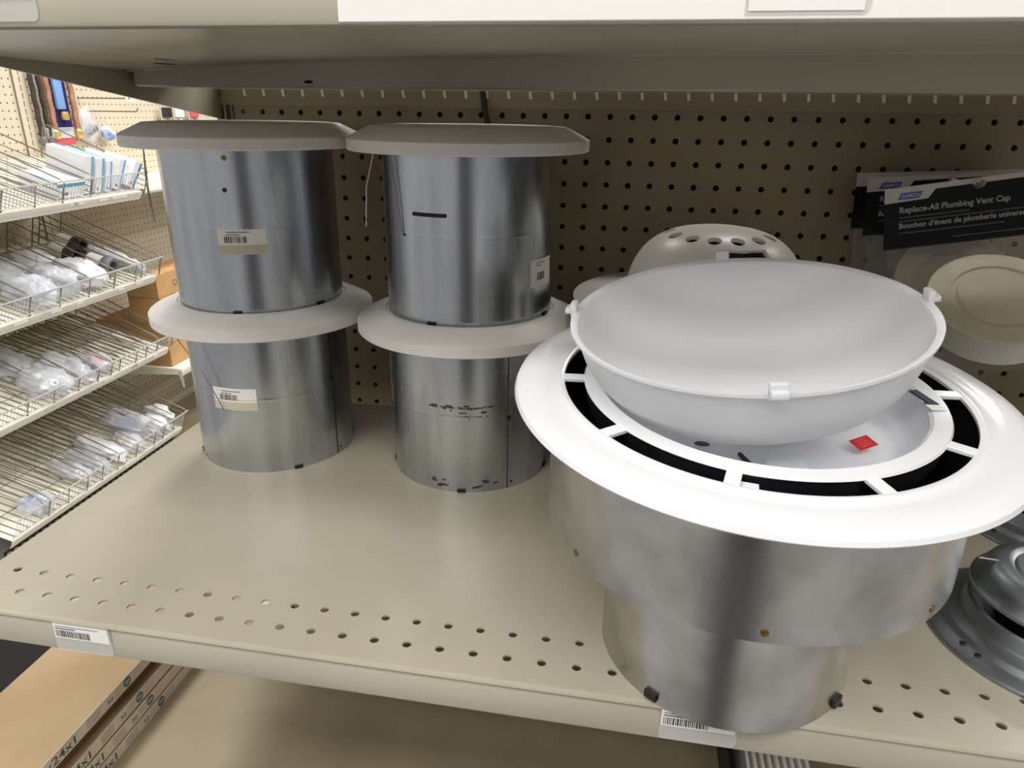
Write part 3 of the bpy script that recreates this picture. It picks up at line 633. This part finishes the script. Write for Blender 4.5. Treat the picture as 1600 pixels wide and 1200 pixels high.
# ---- boxes on the top tilted shelf
def sbox(k, x, y, w, d, h, label, yaw=0, roll=0, lie=False, band='box_blue'):
    """box in the tray frame: d along depth, w along the shelf, h up"""
    e, l = tilt(XF, 74.0, SH[k]); m = Matrix(((-c_, 0, s_), (0, -1, 0), (s_, 0, c_)))
    o = Vector(l) + m @ Vector((x, y, .16)); r_ = (m.to_4x4() @ Matrix.Rotation(R(yaw), 4, 'Z') @ Matrix.Rotation(R(roll), 4, 'X')).to_euler()
    t = empty('boxed_part', tuple(o), r_); tag(t, label, 'box', 'blue and white boxes on the left rack')
    MB().bbox(0, d, 0, w, 0, h, .04).build('carton', 'box_white', t)
    mb = MB()
    if lie: mb.box(-.008, .0, .05, w - .05, h - .55, h - .15).box(.0, d, -.008, 0, h - .55, h - .15).box(.1, d - .1, w - .45, w - .15, h, h + .006)
    else: mb.box(-.008, 0, .06, w * .34, .05, h - .05).box(.05, d - .05, .06, w * .34, h, h + .008)
    mb.build('printed_band', band, t)
    mb = MB().box(-.012, -.008, w * .6, w * .85, .35, .7); mb.build('printed_mark', 'print_grey', t)
sbox(1, .9, 9.7, 4.4, 5.2, 1.9, 'flat white and blue box lying in the left rack tray', lie=True, band='box_teal')
sbox(1, 1.3, 7.7, 1.5, 5.4, 4.7, 'tall white box standing next to the flat one, leftmost upright box')
sbox(1, 1.1, 6.0, 1.5, 5.2, 4.4, 'white box with blue edge, second upright box in the row')
sbox(1, 1.0, 4.7, 1.1, 5.2, 4.0, 'narrow white and blue box, third upright box in the row')
sbox(1, 1.0, 3.0, 1.3, 5.0, 4.0, 'white and blue box leaning at an angle, fourth in the row', roll=14)
sbox(1, .7, .6, 1.5, 4.6, 3.6, 'last white and blue box, leaning most, by the end of the tray', roll=24, band='box_teal')

# ---- bags and fittings in the trays
def bagmesh(w, d, h, seed):
    v, f = [], []; n, m_ = 20, 14
    for j in range(m_ + 1):
        ph = math.pi * (j / m_ - .5)
        for i in range(n):
            th = 2 * math.pi * i / n; p_ = Vector((math.cos(ph) * math.cos(th), math.cos(ph) * math.sin(th), math.sin(ph)))
            k = 1 + .38 * noise.noise(p_ * 2.1 + Vector((seed * 3.1, 0, 0))) + .22 * noise.noise(p_ * 5 + Vector((0, seed, 0)))
            v.append((p_.x * w * k, p_.y * d * k, max(-.8, p_.z * k) * h))
    for j in range(m_):
        for i in range(n): f.append((j * n + i, j * n + (i + 1) % n, (j + 1) * n + (i + 1) % n, (j + 1) * n + i))
    return MB().add(v, f)
def bag(k, x, y, w, d, h, label, m='bag', fit='fit_white', seed=1, nfit=3, yaw=0):
    e, l = tilt(XF, 74.0, SH[k]); mm = Matrix(((-c_, 0, s_), (0, -1, 0), (s_, 0, c_)))
    o = Vector(l) + mm @ Vector((x, y, .15 + .8 * h)); r_ = (mm.to_4x4() @ Matrix.Rotation(R(yaw), 4, 'Z')).to_euler()
    t = empty('plastic_bag', tuple(o), r_); tag(t, label, 'bag', 'bagged fittings in the wire trays')
    bagmesh(w, d, h, seed).build('film_bag', m, t, smooth=70)
    rr = random.Random(seed)
    for q_ in range(nfit):
        a = rr.uniform(0, 6.28); rad = rr.uniform(.3, .55)
        MB().lathe([(rad * .55, -.5), (rad, -.5), (rad * 1.15, -.2), (rad, 0), (rad, .5), (rad * .55, .5), (rad * .55, -.5)], 16).build('fitting', fit if q_ % 2 == 0 else rr.choice(('fit_grey', 'fit_white', fit)), t, (math.cos(a) * w * .4, math.sin(a) * d * .4, rr.uniform(-.2, .2) * h), (rr.uniform(0, 3), rr.uniform(0, 3), 0), smooth=40)
    return t
bag(1, 2.6, .6, 1.6, 1.2, .9, 'grey bagged fittings past the last box, at the end of the top tray', fit='fit_grey', seed=31)
bag(2, 6.2, 1.3, 4.6, 1.0, 1.0, 'long white bag lying in the end bay of the second tray', 'bag_milky', 'fit_white', 2, 2)
bag(2, 2.6, 1.2, 1.7, 1.1, .8, 'grey fitting bag at the front of the second tray end bay', fit='fit_grey', seed=3)
bag(2, 3.6, 10.6, 3.6, 2.0, 1.7, 'milky white bag spilling upward in the middle of the second tray', 'bag_milky', 'fit_white', 4, 2)
bag(2, 9.0, 11.5, 3.2, 2.0, 1.5, 'white bag with dark fittings at the back of the second tray', 'bag_milky', 'fit_grey', 14, 3)
bag(2, 3.2, 15.4, 3.4, 2.2, 1.9, 'clear bag of dark grey fittings in the second tray, left of the white bag', fit='fit_grey', seed=5, nfit=6)
bag(2, 2.4, 20.0, 3.0, 2.4, 2.0, 'clear crumpled bag of grey fittings at the left edge of the second tray', fit='fit_grey', seed=6, nfit=6)
bag(2, 7.5, 18.6, 3.6, 3.0, 1.8, 'large glossy bag heaped at the back left of the second tray', fit='fit_grey', seed=7, nfit=5)
bag(3, 2.6, 12.0, 2.6, 1.6, 1.1, 'clear bag with red and grey fittings at the front of the third tray', fit='fit_red', seed=8, nfit=4)
bag(3, 3.4, 16.2, 3.4, 2.0, 1.4, 'clear bag of black and white fittings in the third tray', fit='fit_black', seed=9, nfit=5)
bag(3, 2.6, 20.8, 3.2, 2.4, 1.7, 'bright clear bag at the left edge of the third tray', fit='fit_white', seed=10, nfit=4)
bag(3, 9.0, 20, 3.6, 3.0, 1.5, 'grey bag heaped at the back left of the third tray', fit='fit_grey', seed=20, nfit=5)
bag(4, 3.4, .9, 2.4, 1.0, 1.5, 'white bag standing at the end of the lowest tray', 'bag_milky', 'fit_white', 11, 2)
bag(4, 2.8, 3.2, 2.6, 1.2, 1.2, 'white bag second from the end of the lowest tray', 'bag_milky', 'fit_white', 12, 2)
bag(4, 4.6, 6.0, 4.2, 2.0, 1.9, 'large clear bag with white fittings in the lowest tray', fit='fit_blue', seed=13, nfit=5)
bag(4, 2.6, 9.2, 2.4, 1.6, 1.0, 'clear bag with a cream ring in the lowest tray', fit='brass_end', seed=15, nfit=3)
bag(4, 4.2, 12.6, 3.8, 1.6, 1.0, 'flat white bag between the rails of the lowest tray', 'bag_milky', 'fit_white', 16, 1)
bag(4, 3.6, 15.9, 3.0, 1.4, 1.0, 'flat grey clear bag in the lowest tray, left of the white one', fit='fit_grey', seed=17, nfit=2)
bag(4, 3.4, 19.0, 3.0, 1.4, 1.0, 'pale clear bag near the left end of the lowest tray', fit='fit_white', seed=18, nfit=2)
bag(4, 2.0, 26.2, 1.8, 2.2, 1.0, 'bag of blue fittings at the left edge of the lowest tray', fit='fit_blue', seed=19, nfit=5)
def pipe_fit(k, x, y, label, m='fit_black'):
    e, l = tilt(XF, 74.0, SH[k]); mm = Matrix(((-c_, 0, s_), (0, -1, 0), (s_, 0, c_))); o = Vector(l) + mm @ Vector((x, y, 1.55))
    t = empty('pipe_fitting', tuple(o), mm.to_euler()); tag(t, label, 'pipe fitting', 'pipe fittings in the second tray')
    MB().lathe([(.8, -1.2), (1.0, -1.2), (1.0, 1.2), (.8, 1.2), (.8, -1.2)], 24).build('barrel', 'fit_white', t, (2.2, 0, 0), (0, R(90), 0), smooth=40)
    MB().lathe([(.85, -.6), (1.25, -.6), (1.35, -.3), (1.35, .3), (1.25, .6), (.85, .6), (.85, -.6)], 24).build('collar', m, t, (.6, 0, 0), (0, R(90), 0), smooth=40)
pipe_fit(2, 7.8, 5.9, 'white pipe fitting with black collar, between rails of the second tray')
pipe_fit(2, 9.6, 2.6, 'white pipe fitting with black collar at the back of the second tray end bay')
pipe_fit(2, 2.6, 5.6, 'black collared pipe fitting at the front of the second tray', 'fit_grey')

# ---- goods hanging on the far pegboard
def hang(y, z, label, kind):
    t = empty('hose_connector', (XW + .9, y, z)); tag(t, label, 'hose', 'hoses hanging on the left pegboard')
    m, r_, ln = {'c': ('hose_copper', .45, 8.4), 'd': ('hose_dark', .36, 9.6)}[kind]
    pts = [(0, math.sin(q_ * .9) * .06, -q_ * .35) for q_ in range(int(ln / .35))]
    MB().tube(pts, [r_ * (1 if q_ % 2 else .88) for q_ in range(len(pts))], 10).build('braided_hose', m, t, smooth=50)
    zz = pts[-1][2]
    MB().lathe([(0, zz), (r_ * .9, zz), (r_ * 1.25, zz - .3), (r_ * 1.35, zz - .9), (r_ * .9, zz - 1.3), (0, zz - 1.3)], 12).build('end_nut', 'brass_end' if kind == 'c' else 'fit_grey', t)
    MB().tube([(-.9, 0, .3), (.3, 0, .3), (.4, 0, .5)], .08, 6).build('hook_eye', 'wire_dark', t)
hang(75.6, 19.6, 'dark braided hose hanging closest to the slotted left upright', 'd')
hang(77.0, 19.6, 'dark braided hose hanging between upright and copper hose', 'd')
hang(78.2, 19.4, 'copper braided hose with brass nut, left of the blue package', 'c')
hang(82.6, 19.4, 'copper braided hose with brass nut, right of the blue package', 'c')
bp = empty('blue_package', (XW + .6, 80.4, 11.0)); tag(bp, 'blue and navy blister package hanging between two copper hoses', 'package')
MB().bbox(-.1, .1, -1.3, 1.5, 0, 9.2, .05).build('card', 'pack_navy', bp); MB().bbox(.1, .7, -1.25, .35, 3.0, 9.0, .25).build('blister', 'pack_blue', bp, smooth=40)
MB().lathe([(0, 0), (.5, 0), (.62, .4), (.5, 1.1), (0, 1.1)], 12).build('brass_part', 'brass_end', bp, (.5, -.1, 1.6), smooth=40)
pr_ = empty('clear_package', (XW + .7, 77.6, 9.2)); tag(pr_, 'clear pack with red card foot hanging below the dark hoses', 'package')
MB().bbox(0, .15, -1.4, 4.2, 0, .95, .04).build('red_foot', 'pack_red', pr_); MB().bbox(0, .4, -1.2, 4.0, .95, 2.4, .1).build('blister', 'bag', pr_)
def hook(y, z, ln, label):
    t = MB().tube([(XW - .1, y, z), (XW + ln, y, z), (XW + ln + .4, y, z + .5)], .10, 6).build('peg_hook', 'wire_dark'); tag(t, label, 'hook', 'empty peg hooks on the left pegboard'); return t
hook(84.8, 15.6, 8.5, 'empty upper peg hook with white tag, right of the copper hoses'); hook(85.2, 13.8, 9.0, 'empty lower peg hook below the tagged one')
tg = tag(MB().box(XW + 8.3, XW + 8.4, 84.2, 86.2, 15.2, 16.5).build('hook_tag', 'paper'), 'small white price tag on the end of the upper peg hook', 'price tag')
def hbag(y, z, w, h, m, fit, label, seed):
    t = empty('plastic_bag', (XW + 1.2, y, z)); tag(t, label, 'bag', 'bags hanging on the left pegboard')
    bagmesh(.6, w, h, seed).build('film_bag', m, t, smooth=70); rr = random.Random(seed)
    for q_ in range(3): MB().lathe([(.25, -.5), (.55, -.5), (.6, 0), (.5, .5), (.25, .5), (.25, -.5)], 14).build('fitting', fit, t, (0, rr.uniform(-.5, .5) * w, rr.uniform(-.4, .1) * h), (rr.uniform(0, 3), 1, 0), smooth=40)
hbag(84.6, 11.6, 1.7, 2.6, 'bag', 'fit_grey', 'clear bag with blue grey fitting hanging under the empty hooks', 41)
hbag(88.2, 10.6, 1.4, 1.2, 'bag', 'fit_blue', 'blue tinted bag tip beside the hanging clear bag', 42)
for i, (y, lab, c) in enumerate(((103.5, 'red and black carded tool at the left of the far card row', 'fit_black'), (107, 'white carded tool in the middle of the far card row', 'paper'), (111.5, 'red topped card pack at the right of the far card row', 'pack_red'))):
    t = empty('carded_tool', (XW + 1.2, y, 10.2)); tag(t, lab, 'carded tool', 'carded tools on the far pegboard')
    MB().bbox(0, .1, -1.5, 1.5, 0, 4.6, .03).build('card', 'card_white', t); MB().bbox(.1, .5, -1.2, 1.2, 2.6, 4.2, .1).build('header', c, t); MB().tube([(.4, -.3, .2), (.4, 0, 2.4)], .16, 8).build('tool', 'fit_red' if i != 1 else 'fit_white', t)
